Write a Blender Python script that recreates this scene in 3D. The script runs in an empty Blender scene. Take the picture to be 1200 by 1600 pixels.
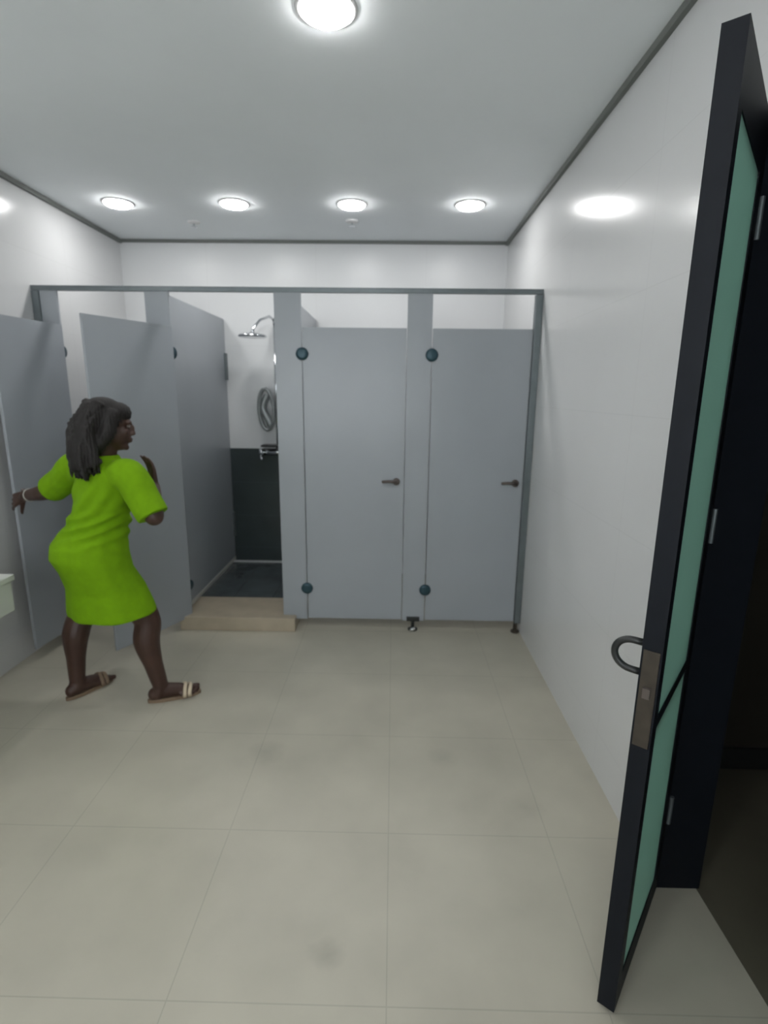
import bpy, bmesh, math, random
from mathutils import Vector, Matrix, noise
from bpy_extras import object_utils  # noqa
random.seed(7)
S = bpy.context.scene
COL = S.collection
PI = math.pi

# ------------------------------------------------------------------ camera
F_PX, PITCH, YAW, ROLL, CAM_H = 826.15, .2198, -.0154, .0111, 1.62
def camera_axis(u, v):
    cr, sr = math.cos(ROLL), math.sin(ROLL)
    u, v = cr*u + sr*v, -sr*u + cr*v
    cp, sp = math.cos(PITCH), math.sin(PITCH)
    y = cp - v*sp; z = -sp - v*cp
    cy, sy = math.cos(YAW), math.sin(YAW)
    return Vector((cy*u + sy*y, -sy*u + cy*y, z))
fwd = camera_axis(0, 0).normalized()
right = (camera_axis(1, 0) - camera_axis(0, 0)).normalized()
up = right.cross(fwd).normalized()
cd = bpy.data.cameras.new('camera'); cam = bpy.data.objects.new('camera', cd); COL.objects.link(cam)
cam.matrix_world = Matrix(((right.x, up.x, -fwd.x, 0), (right.y, up.y, -fwd.y, 0), (right.z, up.z, -fwd.z, CAM_H), (0, 0, 0, 1)))
cd.sensor_fit = 'HORIZONTAL'; cd.sensor_width = 36; cd.lens = F_PX/1200*36
cd.clip_start = .02
cd.dof.use_dof = True; cd.dof.focus_distance = .9; cd.dof.aperture_fstop = cd.lens/1000/.0042   # the phone's soft focus
S.camera = cam

# ------------------------------------------------------------------ world, exposure
w = bpy.data.worlds.new('world'); S.world = w; w.use_nodes = True
w.node_tree.nodes['Background'].inputs['Color'].default_value = (.93, .975, 1.0, 1)
w.node_tree.nodes['Background'].inputs['Strength'].default_value = 4.9
S.view_settings.view_transform = 'Standard'; S.view_settings.look = 'None'
S.view_settings.gamma = 1; S.view_settings.use_curve_mapping = False
S.view_settings.exposure = .1
LAMP = 64.0            # strength of the downlight lenses

# ------------------------------------------------------------------ room size
R, L, B, N, H = .905, -2.25, 4.644, -1.3, 2.823      # right, left, back, near, ceiling
D, T, TD = 3.465, 2.25, 2.02                         # cubicle front plane, its top, door top

# ------------------------------------------------------------------ materials
def mat(name, col, rough=.5, metal=0, coat=0, spec=.5, noise_amt=.05, scale=6, emit=None, trans=0, bump=0, sheen=0):
    m = bpy.data.materials.new(name); m.use_nodes = True
    nt = m.node_tree; p = nt.nodes['Principled BSDF']
    p.inputs['Roughness'].default_value = rough; p.inputs['Metallic'].default_value = metal
    p.inputs['Coat Weight'].default_value = coat; p.inputs['Coat Roughness'].default_value = .12
    p.inputs['Specular IOR Level'].default_value = spec
    p.inputs['Transmission Weight'].default_value = trans
    if sheen: p.inputs['Sheen Weight'].default_value = sheen
    tc = nt.nodes.new('ShaderNodeTexCoord'); nz = nt.nodes.new('ShaderNodeTexNoise')
    nz.inputs['Scale'].default_value = scale; nz.inputs['Detail'].default_value = 4
    nt.links.new(tc.outputs['Object'], nz.inputs['Vector'])
    rp = nt.nodes.new('ShaderNodeValToRGB')
    a, b = 1-noise_amt, 1+noise_amt
    rp.color_ramp.elements[0].position = .3; rp.color_ramp.elements[1].position = .7
    rp.color_ramp.elements[0].color = (col[0]*a, col[1]*a, col[2]*a, 1)
    rp.color_ramp.elements[1].color = (col[0]*b, col[1]*b, col[2]*b, 1)
    nt.links.new(nz.outputs['Fac'], rp.inputs['Fac']); nt.links.new(rp.outputs['Color'], p.inputs['Base Color'])
    if bump:
        bp = nt.nodes.new('ShaderNodeBump'); bp.inputs['Strength'].default_value = bump; bp.inputs['Distance'].default_value = .01
        nt.links.new(nz.outputs['Fac'], bp.inputs['Height']); nt.links.new(bp.outputs['Normal'], p.inputs['Normal'])
    if emit:
        p.inputs['Emission Color'].default_value = (*emit[0], 1); p.inputs['Emission Strength'].default_value = emit[1]
    m['ramp'] = rp.name
    return m
def add_joints(m, axes, size, off, width, dark):
    """tile joints as thin lines on the given object axes, multiplied over the base colour"""
    nt = m.node_tree; p = nt.nodes['Principled BSDF']; rp = nt.nodes[m['ramp']]
    tc = nt.nodes.new('ShaderNodeTexCoord'); sx = nt.nodes.new('ShaderNodeSeparateXYZ')
    nt.links.new(tc.outputs['Object'], sx.inputs[0]); prev = None
    for ax, s, o in zip(axes, size, off):
        def M(op, a, b=None):
            n = nt.nodes.new('ShaderNodeMath'); n.operation = op
            for i, v in enumerate((a, b)):
                if v is None: continue
                if isinstance(v, (int, float)): n.inputs[i].default_value = v
                else: nt.links.new(v, n.inputs[i])
            return n.outputs[0]
        t = M('DIVIDE', M('SUBTRACT', sx.outputs[ax], o), s)
        d = M('ABSOLUTE', M('SUBTRACT', M('FRACT', M('ADD', t, .5)), .5))
        g = M('LESS_THAN', M('MULTIPLY', d, s), width/2)
        prev = g if prev is None else M('MAXIMUM', prev, g)
    mx = nt.nodes.new('ShaderNodeMixRGB'); mx.blend_type = 'MULTIPLY'
    nt.links.new(prev, mx.inputs['Fac']); nt.links.new(rp.outputs['Color'], mx.inputs['Color1'])
    mx.inputs['Color2'].default_value = (dark, dark, dark, 1)
    nt.links.new(mx.outputs['Color'], p.inputs['Base Color'])
    return m
def add_spots(m, spots):
    """small worn stains at fixed places of the surface"""
    nt = m.node_tree; p = nt.nodes['Principled BSDF']
    src = p.inputs['Base Color'].links[0].from_socket
    tc = nt.nodes.new('ShaderNodeTexCoord')
    nz = nt.nodes.new('ShaderNodeTexNoise'); nz.inputs['Scale'].default_value = 18
    nt.links.new(tc.outputs['Object'], nz.inputs['Vector'])
    mixv = nt.nodes.new('ShaderNodeVectorMath'); mixv.operation = 'MULTIPLY_ADD'
    nt.links.new(nz.outputs['Color'], mixv.inputs[0]); mixv.inputs[1].default_value = (.06, .06, 0); nt.links.new(tc.outputs['Object'], mixv.inputs[2])
    for x, y, r, k in spots:
        ds = nt.nodes.new('ShaderNodeVectorMath'); ds.operation = 'DISTANCE'
        nt.links.new(mixv.outputs[0], ds.inputs[0]); ds.inputs[1].default_value = (x+.03, y+.03, 0)
        mr = nt.nodes.new('ShaderNodeMapRange'); mr.inputs['From Min'].default_value = 0; mr.inputs['From Max'].default_value = r
        mr.inputs['To Min'].default_value = k; mr.inputs['To Max'].default_value = 1
        nt.links.new(ds.outputs['Value'], mr.inputs['Value'])
        mx = nt.nodes.new('ShaderNodeMixRGB'); mx.blend_type = 'MULTIPLY'; mx.inputs['Fac'].default_value = 1
        nt.links.new(src, mx.inputs['Color1']); nt.links.new(mr.outputs[0], mx.inputs['Color2']); src = mx.outputs['Color']
    nt.links.new(src, p.inputs['Base Color'])

M_floor = mat('floor tile', (.47, .445, .365), .38, noise_amt=.07, scale=3.5)
add_joints(M_floor, (0, 1), (.6, .58), (.004, 1.685), .004, .84)
add_spots(M_floor, [(-.56, 2.13, .10, .82), (-.17, 1.24, .06, .8), (.25, 2.12, .08, .88), (.55, 1.83, .1, .88)])
M_wall = mat('glazed wall tile', (.65, .655, .655), .2, noise_amt=.02, scale=1.5)
add_joints(M_wall, (1, 2), (.9, .45), (.25, .2), .003, .93)
M_wallb = mat('glazed wall tile back', (.70, .71, .715), .34, noise_amt=.02, scale=1.5)
add_joints(M_wallb, (0, 2), (.9, .45), (.25, .2), .003, .93)
M_ceil = mat('painted ceiling', (.87, .905, .92), .8, noise_amt=.02, scale=2)
M_cove = mat('shadow gap trim', (.16, .17, .16), .6)
M_dark = mat('dark slate wall tile', (.035, .048, .05), .3, noise_amt=.15, scale=4)
add_joints(M_dark, (0, 2), (.6, .3), (-1.44, .24), .004, 1.5)
M_wet = mat('dark slate floor tile', (.07, .085, .09), .18, noise_amt=.2, scale=5)
add_joints(M_wet, (0, 1), (.3, .3), (-1.2, 3.9), .004, .5)
M_step = mat('beige threshold stone', (.42, .36, .27), .45, noise_amt=.08, scale=9)
M_lam = mat('grey laminate panel', (.335, .36, .385), .30, noise_amt=.03, scale=2.5)
M_alu = mat('dull grey aluminium', (.17, .195, .205), .42, metal=.55, noise_amt=.06, scale=20)
M_sill = mat('pale aluminium sill', (.55, .55, .5), .35, metal=.2)
M_hinge = mat('blue black hinge metal', (.025, .065, .085), .35, metal=.3)
M_lever = mat('brushed bronze lever', (.13, .11, .10), .35, metal=.4)
M_chrome = mat('chrome', (.62, .64, .66), .12, metal=1, noise_amt=.02)
M_blk = mat('black plastic', (.02, .022, .022), .4)
M_van = mat('white solid surface', (.62, .64, .60), .3, noise_amt=.02)
M_frame = mat('charcoal powder coated door frame', (.006, .008, .012), .55, spec=.2, noise_amt=.08, scale=30)
M_glass = mat('green frosted glass', (.33, .50, .44), .4, noise_amt=.04, scale=2, spec=.4)
_nt = M_glass.node_tree; _tr = _nt.nodes.new('ShaderNodeBsdfTranslucent'); _tr.inputs['Color'].default_value = (.55, .78, .70, 1)
_mx = _nt.nodes.new('ShaderNodeMixShader'); _mx.inputs[0].default_value = .6
_nt.links.new(_nt.nodes['Principled BSDF'].outputs[0], _mx.inputs[1]); _nt.links.new(_tr.outputs[0], _mx.inputs[2])
_nt.links.new(_mx.outputs[0], _nt.nodes['Material Output'].inputs['Surface'])
M_brass = mat('tarnished brass lock plate', (.055, .045, .034), .5, metal=.3, noise_amt=.2, scale=25)
M_brown = mat('dark brown corridor wall', (.028, .024, .017), .7, noise_amt=.12, scale=2)
M_cfloor = mat('corridor floor', (.12, .11, .08), .5)
M_lens = mat('lamp lens', (.9, .9, .9), .5, emit=((1.0, .99, .985), LAMP))
M_ring = mat('white lamp trim', (.75, .75, .75), .4)
M_skin = mat('dark brown skin', (.052, .024, .016), .48, noise_amt=.15, scale=14, bump=.1)
M_hair = mat('black brown hair', (.007, .005, .0045), .7, noise_amt=.3, scale=60, bump=.3)
M_dress = mat('lime green knit cloth', (.16, .33, .005), .9, spec=.15, noise_amt=.06, scale=25, bump=.25)
M_sole = mat('tan leather sole', (.20, .14, .09), .6)
M_strap = mat('pale gold strap', (.62, .52, .38), .35, metal=.2)
M_eye = mat('eye', (.12, .10, .09), .2)
M_pane = mat('clear fill window glass', (.9, .95, .95), .05)
_nt = M_pane.node_tree; _tp = _nt.nodes.new('ShaderNodeBsdfTransparent'); _mx = _nt.nodes.new('ShaderNodeMixShader'); _mx.inputs[0].default_value = .92
_nt.links.new(_nt.nodes['Principled BSDF'].outputs[0], _mx.inputs[1]); _nt.links.new(_tp.outputs[0], _mx.inputs[2])
_nt.links.new(_mx.outputs[0], _nt.nodes['Material Output'].inputs['Surface'])
M_hose = mat('grey woven hose', (.30, .32, .32), .35, metal=.5)

# ------------------------------------------------------------------ mesh helpers
def add_box(bm, lo, hi):
    x0, y0, z0 = lo; x1, y1, z1 = hi
    vs = [bm.verts.new(p) for p in ((x0,y0,z0),(x1,y0,z0),(x1,y1,z0),(x0,y1,z0),(x0,y0,z1),(x1,y0,z1),(x1,y1,z1),(x0,y1,z1))]
    for f in ((0,3,2,1),(4,5,6,7),(0,1,5,4),(1,2,6,5),(2,3,7,6),(3,0,4,7)): bm.faces.new([vs[i] for i in f])
def add_tube(bm, pts, rad, seg=12, cap=True, flat=None):
    pts = [Vector(p) for p in pts]; n = len(pts)
    if not hasattr(rad, '__len__'): rad = [rad]*n
    rings = []; prev = None
    for i, p in enumerate(pts):
        t = (pts[min(i+1, n-1)] - pts[max(i-1, 0)]).normalized()
        a = prev if prev else (Vector((0,0,1)) if abs(t.z) < .9 else Vector((1,0,0)))
        a = (a - t*a.dot(t)).normalized(); prev = a; b = t.cross(a)
        fl = flat or (1, 1)
        rings.append([bm.verts.new(p + a*math.cos(2*PI*k/seg)*rad[i]*fl[0] + b*math.sin(2*PI*k/seg)*rad[i]*fl[1]) for k in range(seg)])
    for r0, r1 in zip(rings, rings[1:]):
        for k in range(seg): bm.faces.new((r0[k], r0[(k+1)%seg], r1[(k+1)%seg], r1[k]))
    if cap: bm.faces.new(rings[0][::-1]); bm.faces.new(rings[-1])
def add_ellip(bm, c, r, rot=None, u=20, v=14):
    m = Matrix.Translation(Vector(c)) @ (rot.to_4x4() if rot else Matrix()) @ Matrix.Diagonal((*r, 1))
    bmesh.ops.create_uvsphere(bm, u_segments=u, v_segments=v, radius=1, matrix=m)
def add_capsule(bm, a, b, ra, rb, seg=14):
    a, b = Vector(a), Vector(b)
    d = (b-a); n = 5; d.normalize()
    pts = []; rr = []
    for k in range(n): t = (PI/2)*(1 - k/n); pts.append(a - d*ra*math.sin(t)); rr.append(max(ra*math.cos(t), ra*.05))
    pts.append(a); rr.append(ra); pts.append(b); rr.append(rb)
    for k in range(1, n+1): t = (PI/2)*k/n; pts.append(b + d*rb*math.sin(t)); rr.append(max(rb*math.cos(t), rb*.05))
    add_tube(bm, pts, rr, seg)
def add_lathe(bm, prof, c, seg=32, axis='z'):
    rings = []
    for r, z in prof:
        ring = []
        for k in range(seg):
            a = 2*PI*k/seg; p = (r*math.cos(a), r*math.sin(a), z)
            if axis == 'y': p = (p[0], p[2], p[1])
            ring.append(bm.verts.new(Vector(c)+Vector(p)))
        rings.append(ring)
    for r0, r1 in zip(rings, rings[1:]):
        for k in range(seg): bm.faces.new((r0[k], r0[(k+1)%seg], r1[(k+1)%seg], r1[k]))
    bm.faces.new(rings[0][::-1]); bm.faces.new(rings[-1])
def mesh(name, bm, m, smooth=False, bevel=0):
    bmesh.ops.recalc_face_normals(bm, faces=bm.faces)
    if bevel: bmesh.ops.bevel(bm, geom=list(bm.edges), offset=bevel, segments=2, affect='EDGES', profile=.5)
    me = bpy.data.meshes.new(name); bm.to_mesh(me); bm.free(); me.materials.append(m)
    if smooth:
        for p in me.polygons: p.use_smooth = True
    return me
def obj(name, bm, m, parent=None, loc=None, smooth=False, bevel=0, label=None):
    o = bpy.data.objects.new(name, mesh(name, bm, m, smooth, bevel) if not isinstance(bm, bpy.types.Mesh) else bm)
    COL.objects.link(o)
    if parent is not None: o.parent = parent
    if loc: o.location = loc
    if label: o['label'] = label
    return o
def thing(name, label, cat, loc=(0,0,0), rz=0, group=None):
    o = bpy.data.objects.new(name, None); COL.objects.link(o); o.empty_display_size = .1
    o.location = loc; o.rotation_euler = (0, 0, rz); o['label'] = label; o['category'] = cat
    if group: o['group'] = group
    return o
def struct(name, bm, m, label=None, **k):
    o = obj(name, bm, m, **k); o['kind'] = 'structure'
    if label: o['label'] = label
    return o
def box(lo, hi):
    bm = bmesh.new(); add_box(bm, lo, hi); return bm

# ------------------------------------------------------------------ room shell
WT = .14
struct('floor', box((L-WT, N, -.1), (R+WT, B+WT, 0)), M_floor)
struct('ceiling', box((L-WT, N, H), (R+WT, B+WT, H+.1)), M_ceil)
struct('wall_left', box((L-WT, N, 0), (L, B+WT, H)), M_wall)
struct('wall_back', box((L, B, 0), (R, B+WT, H)), M_wallb)
wx0, wx1, wz0, wz1 = -2.1, .3, .95, 2.35              # unseen window added behind the viewer to fill ceiling and floor with light
bm = bmesh.new()
add_box(bm, (L-WT, N-WT, -.1), (R+WT, N, wz0)); add_box(bm, (L-WT, N-WT, wz1), (R+WT, N, H))
add_box(bm, (L-WT, N-WT, wz0), (wx0, N, wz1)); add_box(bm, (wx1, N-WT, wz0), (R+WT, N, wz1))
struct('wall_near', bm, M_wallb)
bm = bmesh.new()
for a, b in ((wx0, wx0+.04), (wx1-.04, wx1), ((wx0+wx1)/2-.02, (wx0+wx1)/2+.02)): add_box(bm, (a, N-.10, wz0), (b, N-.05, wz1))
for a, b in ((wz0, wz0+.04), (wz1-.04, wz1)): add_box(bm, (wx0, N-.10, a), (wx1, N-.05, b))
wf = struct('added_fill_window_1', bm, M_alu)
obj('pane', box((wx0+.03, N-.078, wz0+.03), (wx1-.03, N-.074, wz1-.03)), M_pane, wf)
OY0, OY1, OZ = .72, 1.515, 2.29                       # doorway in the right wall
bm = bmesh.new()
add_box(bm, (R, OY1, 0), (R+WT, B+WT, H)); add_box(bm, (R, N, 0), (R+WT, OY0, H)); add_box(bm, (R, OY0, OZ), (R+WT, OY1, H))
struct('wall_right', bm, M_wall)
bm = bmesh.new(); add_box(bm, (R-.02, N, H-.028), (R, B, H)); struct('trim_1', bm, M_cove)
bm = bmesh.new(); add_box(bm, (L, N, H-.028), (L+.02, B, H)); struct('trim_2', bm, M_cove)
bm = bmesh.new(); add_box(bm, (L+.02, B-.02, H-.022), (R-.02, B, H)); struct('trim_3', bm, M_cove)
# dark dado of the shower cubicle and its raised floor
XD = [-1.440, -.663, .157]                            # divider planes
struct('trim_4', box((XD[0]+.01, B-.012, .112), (XD[1]-.01, B, 1.14)), M_dark, label='dark slate tiled dado on the back wall of the open shower')
bm = bmesh.new(); add_box(bm, (-1.46, 3.39, 0), (-.66, 3.77, .098))
struct('trim_5', bm, M_step, label='beige stone step at the open shower cubicle', bevel=.004)
struct('trim_6', box((-1.46, 3.77, 0), (-.675, B-.012, .092)), M_wet, label='dark slate tiled floor of the open shower')

# corridor beyond the doorway
XC = 2.6
bm = bmesh.new(); add_box(bm, (R+WT, 2.1, 0), (XC, 2.2, 2.7)); add_box(bm, (XC, N, 0), (XC+.1, 2.2, 2.7)); add_box(bm, (R+WT, N-.1, 0), (XC, N, 2.7))
struct('wall_corridor', bm, M_brown)
struct('ceiling_corridor', box((R+WT, N-.1, 2.7), (XC+.1, 2.2, 2.8)), M_brown)
struct('floor_corridor', box((R+WT, N-.1, -.1), (XC+.1, 2.2, 0)), M_cfloor)
struct('baseboard_corridor', box((R+WT, 2.085, 0), (XC, 2.1, .1)), M_blk)
bm = bmesh.new()
add_box(bm, (R-.004, OY1-.03, 0), (R+WT+.01, OY1, OZ)); add_box(bm, (R-.004, OY0, 0), (R+WT+.01, OY0+.03, OZ)); add_box(bm, (R-.004, OY0+.03, OZ-.03), (R+WT+.01, OY1-.03, OZ))
struct('trim_7', bm, M_frame, label='charcoal door lining of the entrance')

# ------------------------------------------------------------------ entrance door (open leaf with green frosted glass)
DH, DT = 2.262, .044
hx, hy = R+.004, 1.478
ang = math.atan2(1.098-hy, .612-hx)                   # from the hinge to the free edge
W = math.hypot(1.098-hy, .612-hx)
dr = thing('door_1', 'tall charcoal framed entrance door standing open, with green frosted glass', 'door', (hx, hy, .012), ang)
dr['kind'] = 'structure'; del dr['category']
# local x runs from hinge to free edge; -y is the face turned to the corridor side, thickness towards the room
def y0y1(a, b): return a, b
Ys = (-DT, 0)
gx0, gx1, gz0, gz1, rz0, rz1 = .075, W-.045, .09, DH-.13, .835, .862
bm = bmesh.new()
add_box(bm, (0, Ys[0], 0), (gx0, Ys[1], DH)); add_box(bm, (gx1, Ys[0], 0), (W, Ys[1], DH))
add_box(bm, (gx0, Ys[0], 0), (gx1, Ys[1], gz0)); add_box(bm, (gx0, Ys[0], gz1), (gx1, Ys[1], DH))
add_box(bm, (gx0, Ys[0], rz0), (gx1, Ys[1], rz1))
obj('door_frame', bm, M_frame, dr)
obj('glass_pane', box((gx0-.004, -.010, rz1-.004), (gx1+.004, -.003, gz1+.004)), M_glass, dr, label='tall green frosted upper pane')
obj('glass_pane', box((gx0-.004, -.010, gz0-.004), (gx1+.004, -.003, rz0+.004)), M_glass, dr, label='green frosted lower pane')
obj('lock_plate', box((W-.001, -DT*.9, .80), (W+.003, -DT*.1, 1.045)), M_brass, dr, label='tarnished brass lock plate on the door edge', bevel=.001)
ob = bpy.data.objects['lock_plate']
bm = bmesh.new(); add_box(bm, (W+.001, -DT*.68, .93), (W+.012, -DT*.32, .955)); obj('latch', bm, M_lever, ob)
bm = bmesh.new()                                       # D shaped pull on the room face
ysg = Ys[0]
pts = [(W-.035, ysg+.002, 1.045)] + [(W-.035, ysg-.026-.040*math.cos(t), 1.0075+.0375*math.sin(t)) for t in [PI/2-PI*i/16 for i in range(17)]] + [(W-.035, ysg+.002, .970)]
add_tube(bm, pts, .0085, 12); obj('door_handle', bm, M_blk, dr, smooth=True)
bm = bmesh.new()
for z in (.25, 1.2, 2.0): add_tube(bm, [(-.006, .004, z), (-.006, .004, z+.1)], .007, 10)
obj('hinge', bm, M_alu, dr)

# ------------------------------------------------------------------ cubicle partition
cp = thing('toilet_partition', 'row of grey laminate cubicles with metal head rail across the back of the room', 'toilet partition', (-.67, D, 0))
def P(x, y=0, z=0): return (x+.67, y, z)              # world x -> local
th = .009
PIL = [(-2.21, -2.10), (-1.552, -1.402), (-.750, -.582), (.080, .234)]
for a, b in PIL:
    p = obj('pilaster', box(P(a, -th, .11 if b < -.6 else .07), P(b, th, T-.025)), M_lam, cp, bevel=.0015)
    c = (a+b)/2
    zt = .075 if b > -.6 or b < -2 else None
    if b > 0:
        bm = bmesh.new(); add_lathe(bm, [(.034, 0), (.034, .008), (.012, .016), (.012, .06), (.022, .066), (.022, .085)], P(c, 0, 0), 20)
        add_box(bm, P(c-.045, -.02, .07), P(c+.045, .02, .1)); obj('foot', bm, M_blk, p)
        bm = bmesh.new(); add_tube(bm, [P(c-.02, -.045, .012), P(c+.015, -.04, .03)], .014, 12); obj('floor_bracket', bm, M_chrome, p, smooth=True)
bm = bmesh.new(); add_box(bm, P(-2.249, -.018, T-.026), P(R-.001, .018, T)); add_box(bm, P(-2.249, -.021, T-.004), P(R-.001, .021, T+.001))
obj('head_rail', bm, M_alu, cp, label='dark metal head rail along the top')
obj('wall_channel', box(P(-2.249, -.022, .07), P(-2.205, .022, T-.03)), M_alu, cp)
p = obj('wall_channel', box(P(.862, -.025, .07), P(R-.001, .025, T-.03)), M_alu, cp, bevel=.002, label='dark end post against the right wall')
bm = bmesh.new(); add_lathe(bm, [(.03, 0), (.03, .01), (.014, .018), (.014, .075)], P(.885-.012, -.01, 0), 20); obj('foot', bm, M_brass, p)
for k, x in enumerate(XD):
    z0 = .15
    dv = obj('divider_panel', box(P(x-th, th, z0), P(x+th, B-D-.001, 2.215)), M_lam, cp, bevel=.0015)
    bm = bmesh.new()
    for z in (.35, 1.72): add_box(bm, P(x-.012-.012, B-D-.05, z), P(x+.024, B-D-.001, z+.22))
    obj('wall_bracket', bm, M_alu, dv)
    if k == 0:
        obj('sill', box(P(x-.012, .02, .125), P(x+.016, B-D-.02, .149)), M_sill, dv, label='pale sill strip under the divider')
# doors: (hinge x, width, swing angle, label)
DOORS = [(-2.098, .54, math.radians(-96.5), 'leftmost grey cubicle door, swung open along the left wall'),
         (-1.400, .60, math.radians(-116), 'grey cubicle door of the shower, swung open into the room'),
         (-.580, .656, 0, 'closed grey cubicle door in the middle'),
         (.236, .622, 0, 'closed grey cubicle door next to the right wall')]
def make_door(hx, wd, a, label):
    e = box((.004, -th, .078), (wd, th, TD))
    d = obj('door', e, M_lam, cp, P(hx, 0, 0), bevel=.0015, label=label); d.rotation_euler = (0, 0, a)
    for z in (.30, 1.86):
        bm = bmesh.new()
        add_lathe(bm, [(.022, -.028), (.036, -.025), (.040, -.016), (.040, -.009)], (-.0, 0, z), 20, 'y')
        obj('hinge', bm, M_hinge, d, smooth=True)
    s = -1
    bm = bmesh.new()
    add_lathe(bm, [(.020, -.026), (.024, -.020), (.024, -.009)], (wd-.05, 0, 1.055), 20, 'y')
    add_tube(bm, [(wd-.048, -.032, 1.055), (wd-.10, -.036, 1.058), (wd-.145, -.034, 1.055)], [.012, .010, .009], 10)
    add_tube(bm, [(wd-.05, -.035, 1.055), (wd-.05, .03, 1.055)], .008, 10)
    obj('handle', bm, M_lever, d, smooth=True)
    return d
for a in DOORS: make_door(*a)

# ------------------------------------------------------------------ shower fittings in the open cubicle
sx = -1.02
sh = thing('shower_column', 'chrome shower with flat rain head and hose on the open cubicle back wall', 'shower', (sx, B, .98))
z_ = -.98
bm = bmesh.new(); add_tube(bm, [(.02, -.045, .16), (.02, -.045, 1.20)], .011, 12); obj('riser_pipe', bm, M_chrome, sh, smooth=True)
bm = bmesh.new(); add_tube(bm, [(.02, -.045, 1.20), (.018, -.06, 1.23), (.0, -.12, 1.245), (-.05, -.24, 1.20), (-.09, -.30, 1.13), (-.095, -.31, 1.085)], .010, 12); obj('shower_arm', bm, M_chrome, sh, smooth=True)
bm = bmesh.new(); add_lathe(bm, [(.012, .03), (.02, .02), (.10, .008), (.11, .0), (.11, -.01), (.10, -.014)], (-.095, -.31, 1.075), 36); obj('shower_head', bm, M_chrome, sh, smooth=True)
bm = bmesh.new()
pts = []
for k in range(33):
    t = k/32*2*PI*1.0
    pts.append((-.06+.062*math.sin(t)*(1), -.085-.02*math.cos(t), .50+.17*math.cos(t)))
add_tube(bm, pts, .017, 12)
pts = [(-.06+.03*math.cos(t*.4), -.075, .36+.02*t) for t in range(14)]
add_tube(bm, pts, .03, 12)
obj('hose', bm, M_hose, sh, smooth=True, label='grey looped shower hose')
bm = bmesh.new(); add_tube(bm, [(-.10, -.07, .135), (.14, -.07, .135)], .024, 16); add_tube(bm, [(.02, -.07, .135), (.02, 0, .135)], .016, 12); add_tube(bm, [(.02, -.07, .14), (.02, -.045, .18)], .014, 12)
mv = obj('mixer_valve', bm, M_chrome, sh, smooth=True)
bm = bmesh.new(); add_tube(bm, [(-.135, -.07, .135), (-.10, -.07, .135)], .03, 16); add_tube(bm, [(-.12, -.09, .13), (-.10, -.17, .10), (-.09, -.19, .085)], [.012, .009, .008], 10); obj('handle', bm, M_chrome, mv, smooth=True)
bm = bmesh.new(); add_box(bm, (-.11, -.13, .185), (.14, -.001, .20)); sf = obj('shelf', bm, M_blk, sh, bevel=.002)

# ------------------------------------------------------------------ washbasin counter on the left wall
vc = thing('washbasin_counter', 'white floating washbasin counter on the left wall, its end just in frame', 'counter', (L, 2.36, 0))
VX = .445
obj('worktop', box((0.001, -2.6, .735), (VX+.012, 0, .765)), M_van, vc, bevel=.004)
obj('apron', box((0.001, -2.585, .585), (VX, -.012, .735)), M_van, vc, bevel=.003)

# ------------------------------------------------------------------ ceiling lights
def make_light(x, y, label, r=.082):
    t = thing('ceiling_light', label, 'ceiling light', (x, y, H), group='round recessed ceiling downlights')
    bm = bmesh.new(); add_lathe(bm, [(r, -.003), (r, -.012), (r*.93, -.018), (r*.6, -.021), (r*.2, -.022)], (0, 0, 0), 40); obj('lens', bm, M_lens, t)
    bm = bmesh.new(); seg = 40
    pr = [(r+.002, -.002), (r+.002, -.007), (r+.008, -.009), (r+.016, -.006), (r+.020, -.001)]
    rings = [[bm.verts.new((q*math.cos(2*PI*k/seg), q*math.sin(2*PI*k/seg), z)) for k in range(seg)] for q, z in pr]
    for r0, r1 in zip(rings, rings[1:]+rings[:1]):
        for k in range(seg): bm.faces.new((r0[k], r0[(k+1)%seg], r1[(k+1)%seg], r1[k]))
    obj('trim_ring', bm, M_ring, t, smooth=True)
LY = 3.785
for x, y, lb in [(-1.822, LY, 'round ceiling downlight over the leftmost cubicle'), (-1.058, LY, 'round ceiling downlight over the open shower cubicle'),
                 (-.290, LY, 'round ceiling downlight over the middle closed door'), (.478, LY, 'round ceiling downlight over the door by the right wall'),
                 (-.233, 1.998, 'round ceiling downlight nearest the viewer, cut by the top of the picture'),
                 (-1.98, 2.0, 'round ceiling downlight over the washbasin counter'),
                 (-.233, .3, 'round ceiling downlight just behind the viewer'), (-1.9, .3, 'round ceiling downlight over the near end of the counter'),
                 ]:
    make_light(x, y, lb)
for x, y, lb in [(-1.469, 4.18, 'small ceiling sprinkler between the two left downlights'), (-.315, 4.13, 'small ceiling sprinkler behind the third downlight of the row')]:
    t = thing('ceiling_sprinkler', lb, 'sprinkler', (x, y, H), group='ceiling sprinklers')
    bm = bmesh.new(); add_lathe(bm, [(.045, 0), (.045, -.004), (.03, -.010), (.012, -.012)], (0, 0, 0), 24); obj('rosette', bm, M_ring, t, smooth=True)
    bm = bmesh.new(); add_lathe(bm, [(.008, -.011), (.008, -.03), (.022, -.032), (.022, -.036)], (0, 0, 0), 16); obj('nozzle', bm, M_chrome, t)

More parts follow.
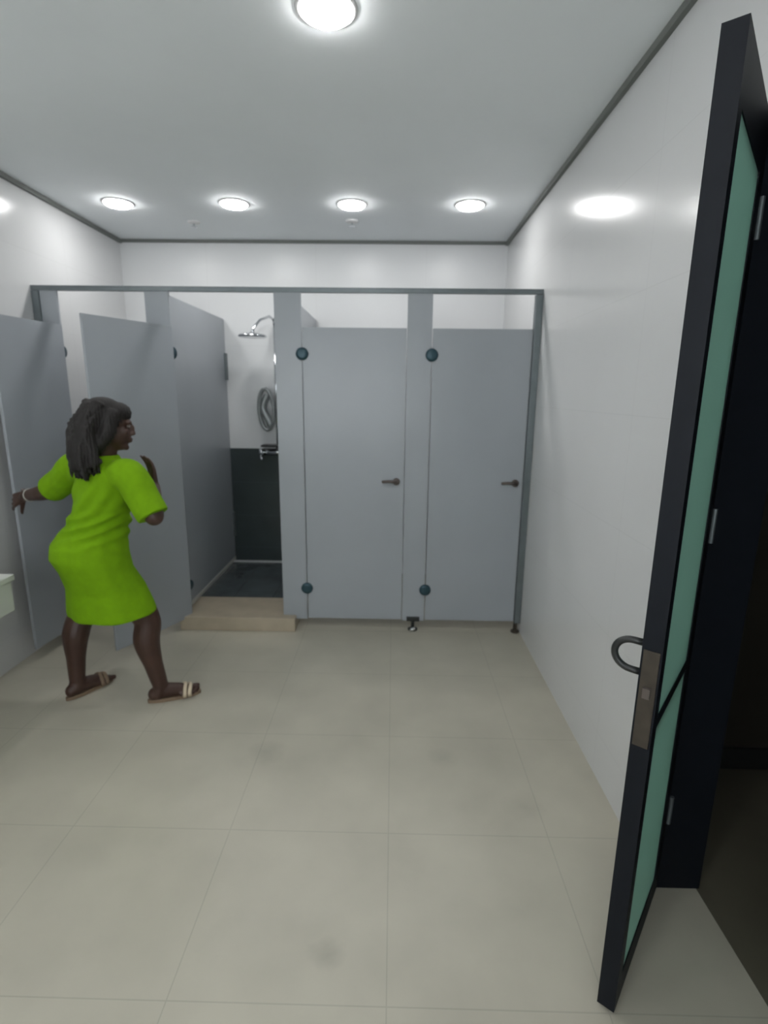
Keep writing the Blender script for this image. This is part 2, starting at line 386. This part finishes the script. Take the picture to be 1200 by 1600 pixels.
# ------------------------------------------------------------------ woman
def evaluate(bm, voxel, smooth_it, mname):
    me = bpy.data.meshes.new('tmp'); bm.to_mesh(me); bm.free()
    o = bpy.data.objects.new('tmp', me); COL.objects.link(o)
    m = o.modifiers.new('r', 'REMESH'); m.mode = 'VOXEL'; m.voxel_size = voxel
    if smooth_it:
        s = o.modifiers.new('s', 'SMOOTH'); s.iterations = smooth_it; s.factor = .5
    dg = bpy.context.evaluated_depsgraph_get(); dg.update()
    out = bpy.data.meshes.new_from_object(o.evaluated_get(dg))
    bpy.data.objects.remove(o); bpy.data.meshes.remove(me)
    out.name = mname
    return out
V = Vector
ROOT = V((-1.47, 2.56, 0))
wm = thing('person', 'woman in lime green dress and sandals, walking, one hand on the open door', 'person', ROOT)
RT = V((.72, -.69, 0)).normalized(); FW = V((.69, .72, 0)).normalized(); UP = V((0, 0, 1))
HF = V((.88, .46, -.12)).normalized(); HS = HF.cross(UP).normalized(); HU = HS.cross(HF).normalized()   # head: forward, right side, up
head_rot = Matrix((HS, HF, HU)).transposed()
HC = V((-1.335, 2.50, 1.462))
def hp(s, f, u): return HC + HS*s + HF*f + HU*u
neckb = V((-1.385, 2.50, 1.29))
J = dict(shR=V((-1.215, 2.40, 1.235)), elR=V((-1.098, 2.36, 1.055)), wrR=V((-1.175, 2.555, 1.165)),
         shL=V((-1.575, 2.60, 1.245)), elL=V((-1.80, 2.70, 1.10)), wrL=V((-2.005, 2.80, 1.055)),
         hiR=V((-1.43, 2.48, .80)), hiL=V((-1.55, 2.57, .80)),
         knR=V((-1.265, 2.535, .47)), knL=V((-1.655, 2.62, .46)),
         anR=V((-1.222, 2.535, .085)), anL=V((-1.690, 2.565, .085)))
def limb(bm, pts, rad, n=7, seg=16, ends=2):
    """a smooth tapering limb through the points"""
    P_, R_ = [], []
    pts = [V(p) for p in pts]
    for i in range(len(pts)-1):
        p0 = pts[max(i-1, 0)]; p1 = pts[i]; p2 = pts[i+1]; p3 = pts[min(i+2, len(pts)-1)]
        for k in range(n):
            t = k/n
            P_.append(.5*((2*p1)+(p2-p0)*t+(2*p0-5*p1+4*p2-p3)*t*t+(3*p1-3*p2+p3-p0)*t**3))
            R_.append(rad[i]*(1-t)+rad[i+1]*t)
    P_.append(pts[-1]); R_.append(rad[-1])
    add_tube(bm, P_, R_, seg)
    for p, r in ((P_[0], R_[0]), (P_[-1], R_[-1]))[:ends]: add_ellip(bm, p, (r*.98,)*3, u=14, v=10)
def torso(bm, rings, seg=40):
    """rings: centre, half width (side to side), half depth (front to back), optional bulge backwards, side vector"""
    rr = []
    for c, a, b, bul, s in rings:
        s = V(s).normalized(); f = UP.cross(s).normalized(); ring = []
        for k in range(seg):
            t = 2*PI*k/seg; x, y = math.cos(t), math.sin(t)
            bb = b + (bul if y < 0 else 0)
            # two soft lobes for the seat
            lob = 1 + (.05*math.cos(2*(t+PI/2)) * -1 if (bul > .02 and y < 0) else 0)
            ring.append(bm.verts.new(V(c) + s*a*x*lob + f*bb*y*lob))
        rr.append(ring)
    for r0, r1 in zip(rr, rr[1:]):
        for k in range(seg): bm.faces.new((r0[k], r0[(k+1)%seg], r1[(k+1)%seg], r1[k]))
    bm.faces.new(rr[0][::-1]); bm.faces.new(rr[-1])
def hand(bm, wrist, d, palm, curl, thumb_side=1, s=1.0):
    """wrist, direction of the fingers, direction the palm faces, curl per finger; five separate fingers"""
    d = V(d).normalized(); palm = (V(palm) - d*V(palm).dot(d)).normalized(); ac = d.cross(palm).normalized()*thumb_side
    w = V(wrist)
    for k, off in enumerate((-.027, -.009, .009, .027)):
        a = w + d*.008*s + ac*off*.55*s; b = w + d*.078*s + ac*off*s
        add_capsule(bm, a, b, .0165*s, .0115*s, 12)
    ln = (.060, .074, .080, .070)                      # little ... index
    for k, off in enumerate((-.031, -.0105, .0105, .032)):
        p = w + d*(.078+(.004 if k in (1, 2) else 0))*s + ac*off*s
        ang_ = 0; dd = d + ac*off*3.2; dd.normalize()
        for j, fr in enumerate((.45, .31, .24)):
            ang_ += curl[k]*(.8, 1.0, .8)[j]
            v = (dd*math.cos(ang_) + palm*math.sin(ang_)).normalized()
            q = p + v*ln[k]*fr*s
            add_capsule(bm, p, q, (.0090-.0008*j)*s, (.0084-.0010*j)*s, 10); p = q
    p = w + d*.022*s + ac*.022*s + palm*.006*s          # thumb from the side of the palm
    for j, (fr, md) in enumerate(((.042, (.62, .70, .25)), (.032, (.85, .38, .45)), (.024, (.9, .15, .6)))):
        v = (d*md[0] + ac*md[1] + palm*md[2]).normalized(); q = p + v*fr*s
        add_capsule(bm, p, q, (.0125-.0016*j)*s, (.0108-.0016*j)*s, 10); p = q

# --- body: one continuous surface
bm = bmesh.new()
add_ellip(bm, hp(0, -.012, .032), (.074, .094, .080), head_rot)          # skull
add_ellip(bm, hp(0, .022, -.035), (.060, .066, .075), head_rot)          # face
add_ellip(bm, hp(0, .040, -.088), (.036, .040, .028), head_rot)          # jaw, chin
add_ellip(bm, hp(0, .070, -.098), (.018, .016, .015), head_rot)
add_ellip(bm, hp(0, .078, .022), (.046, .014, .012), head_rot)           # brow
add_ellip(bm, hp(0, .092, -.010), (.012, .014, .024), head_rot)          # nose bridge
add_ellip(bm, hp(0, .097, -.028), (.017, .014, .013), head_rot)
for s_ in (-1, 1):
    add_ellip(bm, hp(.012*s_, .095, -.031), (.009, .010, .008), head_rot)
    add_ellip(bm, hp(.034*s_, .060, -.022), (.022, .020, .020), head_rot)   # cheek
    add_ellip(bm, hp(.074*s_, -.004, -.018), (.008, .018, .030), head_rot)  # ear
add_ellip(bm, hp(0, .088, -.056), (.023, .012, .007), head_rot)          # lips
add_ellip(bm, hp(0, .086, -.067), (.020, .012, .008), head_rot)
limb(bm, [neckb+V((-.02, 0, -.06)), neckb, hp(0, -.02, -.075)], [.075, .058, .054])
chest = V((-1.395, 2.50, 1.15))
torso(bm, [(V((-1.475, 2.505, .70)), .15, .12, 0, RT), (V((-1.48, 2.505, .80)), .165, .125, .04, RT), (V((-1.465, 2.505, .90)), .155, .12, .03, RT),
           (V((-1.435, 2.50, 1.0)), .135, .115, 0, RT), (V((-1.405, 2.50, 1.10)), .145, .115, 0, RT), (V((-1.395, 2.50, 1.20)), .165, .10, 0, RT),
           (V((-1.39, 2.50, 1.26)), .15, .08, 0, RT), (V((-1.385, 2.50, 1.30)), .07, .06, 0, RT)])
limb(bm, [neckb + V((.02, -.02, -.045)), J['shR'], (J['shR']*.45+J['elR']*.55), J['elR']], [.055, .060, .050, .043])
limb(bm, [J['elR'], J['elR'].lerp(J['wrR'], .35), J['wrR']], [.043, .041, .026])
limb(bm, [neckb + V((-.02, .02, -.045)), J['shL'], (J['shL']*.45+J['elL']*.55), J['elL']], [.055, .060, .050, .042])
limb(bm, [J['elL'], J['elL'].lerp(J['wrL'], .35), J['wrL']], [.042, .041, .027])
hand(bm, J['wrR'], (-.10, .10, .75), (-.6, -.55, .1), (.25, .30, .32, .22), -1)
hand(bm, J['wrL'], (-.75, .25, -.28), (.25, .75, -.3), (.30, .34, .34, .26), 1)
for s_, hi, kn, an in ((1, 'hiR', 'knR', 'anR'), (-1, 'hiL', 'knL', 'anL')):
    h_, k_, a_ = J[hi], J[kn], J[an]
    back = -FW*.022
    limb(bm, [h_, h_.lerp(k_, .5), k_, k_.lerp(a_, .30)+back, k_.lerp(a_, .65)+back*.6, a_], [.095, .086, .066, .066, .047, .038])
# feet: (ankle, direction)
for a_, fd in ((J['anR'], V((.90, .43, 0))), (J['anL'], V((.48, .88, 0)))):
    fd.normalize(); sd = fd.cross(UP); g = V((a_.x, a_.y, 0))
    limb(bm, [a_, g - fd*.012 + UP*.050], [.037, .040]); add_ellip(bm, g - fd*.035 + UP*.045, (.032, .032, .034))
    limb(bm, [g + fd*.02 + UP*.058, g + fd*.08 + UP*.045, g + fd*.14 + UP*.034], [.038, .035, .026])
    for k, (off, ln_, r) in enumerate(((-.028, .185, .0135), (-.010, .186, .010), (.005, .180, .0095), (.018, .172, .009), (.030, .160, .0085))):
        o_ = off*(1 if a_ is J['anR'] else -1)
        add_capsule(bm, g + fd*.10 + sd*o_*.8 + UP*.032, g + fd*ln_ + sd*o_*1.15 + UP*(.014+r), .018 if k else .02, r, 10)
body = evaluate(bm, .005, 2, 'body'); body.materials.append(M_skin)
for p in body.polygons: p.use_smooth = True
for v in body.vertices: v.co -= ROOT
obj('body', body, None, wm)
for s_ in (-1, 1):
    bm = bmesh.new(); add_ellip(bm, hp(.031*s_, .077, .004)-ROOT, (.013, .010, .008), head_rot); obj('eye', bm, M_eye, wm, smooth=True)

# --- dress
bm = bmesh.new()
torso(bm, [(V((-1.430, 2.530, .515)), .228, .195, 0, (.9, -.43, 0)), (V((-1.436, 2.528, .56)), .222, .19, 0, (.9, -.43, 0)), (V((-1.450, 2.52, .66)), .206, .170, 0, (.85, -.5, 0)),
           (V((-1.468, 2.51, .75)), .190, .15, .035, RT), (V((-1.470, 2.505, .83)), .185, .145, .075, RT), (V((-1.465, 2.505, .895)), .178, .14, .07, RT),
           (V((-1.448, 2.505, .955)), .165, .135, .035, RT), (V((-1.430, 2.50, 1.01)), .158, .132, .01, RT), (V((-1.410, 2.50, 1.08)), .160, .130, 0, RT),
           (V((-1.398, 2.50, 1.15)), .170, .128, 0, RT), (V((-1.392, 2.50, 1.22)), .178, .112, 0, RT), (V((-1.387, 2.50, 1.265)), .155, .092, 0, RT),
           (V((-1.384, 2.50, 1.305)), .085, .075, 0, RT), (V((-1.382, 2.50, 1.32)), .070, .068, 0, RT)])
limb(bm, [V((-1.32, 2.46, 1.215)), J['shR'], J['shR'].lerp(J['elR'], .55), J['shR'].lerp(J['elR'], .98)], [.074, .078, .074, .073], ends=1)
limb(bm, [V((-1.46, 2.54, 1.225)), J['shL'], J['shL'].lerp(J['elL'], .45), J['shL'].lerp(J['elL'], .88)], [.072, .078, .074, .074], ends=1)
dress = evaluate(bm, .0065, 4, 'dress'); dress.materials.append(M_dress)
dress.update()
nrm = [v.normal.copy() for v in dress.vertices]
for v, n in zip(dress.vertices, nrm):
    c = v.co; z = c.z
    f = noise.noise(V((c.x*9, c.y*9, c.z*5)))*.006
    # soft drapes of the skirt and slanting creases over the waist
    if z < .80: f += math.sin(math.atan2(c.y-2.53, c.x+1.46)*7 + z*3)*.004*(.80-z)/.3
    wz = math.exp(-((z-.985)/.075)**2)
    arm = min((c.xy-V((-1.42, 2.5))).length, 1); core = max(0, 1-max(0, arm-.17)/.05)
    f += core*wz*.008*math.sin((z*1.0 - (c.x+1.45)*.35 + .02*noise.noise(c*6))*115)
    up_ = math.exp(-((z-1.12)/.10)**2); f += core*up_*.005*math.sin((z - (c.x+1.4)*1.2)*60 + 3*noise.noise(c*5))
    sl = (c-J['elR']).length
    if sl < .2: f += .003*noise.noise(c*14)
    v.co += n*f
for v in dress.vertices: v.co -= ROOT
for p in dress.polygons: p.use_smooth = True
obj('dress', dress, None, wm, label='lime green knee length dress with half sleeves')

# --- hair
bm = bmesh.new()
add_ellip(bm, hp(0, -.030, .040), (.092, .100, .088), head_rot); add_ellip(bm, hp(0, -.070, -.02), (.080, .065, .085), head_rot)
add_ellip(bm, hp(0, .030, .062), (.070, .060, .050), head_rot)
limb(bm, [hp(0, -.07, .0), V((-1.425, 2.42, 1.36)), V((-1.44, 2.40, 1.29))], [.085, .075, .05])
for s_ in (-1, 1): limb(bm, [hp(.070*s_, .0, .05), hp(.080*s_, -.01, -.03), hp(.070*s_, -.05, -.10)], [.035, .034, .03])
rnd = random.Random(3)
for k in range(130):
    t = rnd.uniform(-1.6, 1.6); u = rnd.uniform(-.02, .10)
    s0 = hp(.082*math.sin(t), -.035-.068*math.cos(t), u)
    ex = (-1.475 + .10*(t)*.5 + rnd.uniform(-.035, .035)); ey = 2.40 - .03*t + rnd.uniform(-.03, .03); ez = rnd.uniform(1.205, 1.30)
    e = V((ex + .06, ey, ez)); m1 = s0.lerp(e, .35) + V((-.035, -.02, .02)) + V((rnd.uniform(-.01, .01),)*3); m2 = s0.lerp(e, .7) + V((-.022, -.015, 0)) + V((rnd.uniform(-.012, .012),)*3)
    limb(bm, [s0, m1, m2, e], [.016, .014, .010, .003], n=4, seg=6)
hair = evaluate(bm, .006, 1, 'hair'); hair.materials.append(M_hair)
for v in hair.vertices:
    c = v.co.copy(); v.co += V((1, 0, 0))*.003*math.sin(c.x*380+c.y*300+4*noise.noise(c*12)) - ROOT
for p in hair.polygons: p.use_smooth = True
obj('hair', hair, None, wm)

# --- sandals and bracelet
for a_, fd, lb in ((J['anR'], V((.90, .43, 0)), 'right sandal with a pale gold strap'), (J['anL'], V((.48, .88, 0)), 'left tan sandal')):
    fd.normalize(); sd = fd.cross(UP); g = V((a_.x, a_.y, 0)) - ROOT; g.z = 0
    bm = bmesh.new(); seg = 36; lo, hi = [], []
    for k in range(seg):
        t = 2*PI*k/seg; x = math.cos(t); y = math.sin(t)
        wd_ = .034 + .012*max(0, x)
        p = g + fd*(.065 + .135*x) + sd*wd_*y
        lo.append(bm.verts.new(p + UP*.001)); hi.append(bm.verts.new(p + UP*(.016 + (.004 if x < 0 else 0))))
    for k in range(seg): bm.faces.new((lo[k], lo[(k+1)%seg], hi[(k+1)%seg], hi[k]))
    bm.faces.new(lo[::-1]); bm.faces.new(hi)
    so = obj('sandal', bm, M_sole, wm, label=lb)
    bm = bmesh.new()
    for off, hgt in ((.125, .052), (.150, .044)):
        pts = [g + fd*(off - .012*abs(math.cos(t))) + sd*.045*math.cos(t) + UP*(.014 + hgt*math.sin(t)) for t in [PI*i/10 for i in range(11)]]
        add_tube(bm, pts, .011, 8, flat=(1, 1) if 0 else None)
    obj('strap', bm, M_strap if a_ is J['anR'] else M_sole, so, smooth=True)
bm = bmesh.new(); wc = J['elL'].lerp(J['wrL'], .78) - ROOT; ax = (J['wrL']-J['elL']).normalized(); q = ax.cross(UP).normalized(); q2 = ax.cross(q)
pts = [wc + (q*math.cos(t)+q2*math.sin(t))*.034 for t in [2*PI*i/24 for i in range(25)]]
add_tube(bm, pts, .0028, 6, cap=True); obj('bracelet', bm, M_sill, wm, smooth=True, label='thin pale bracelet on the left wrist')
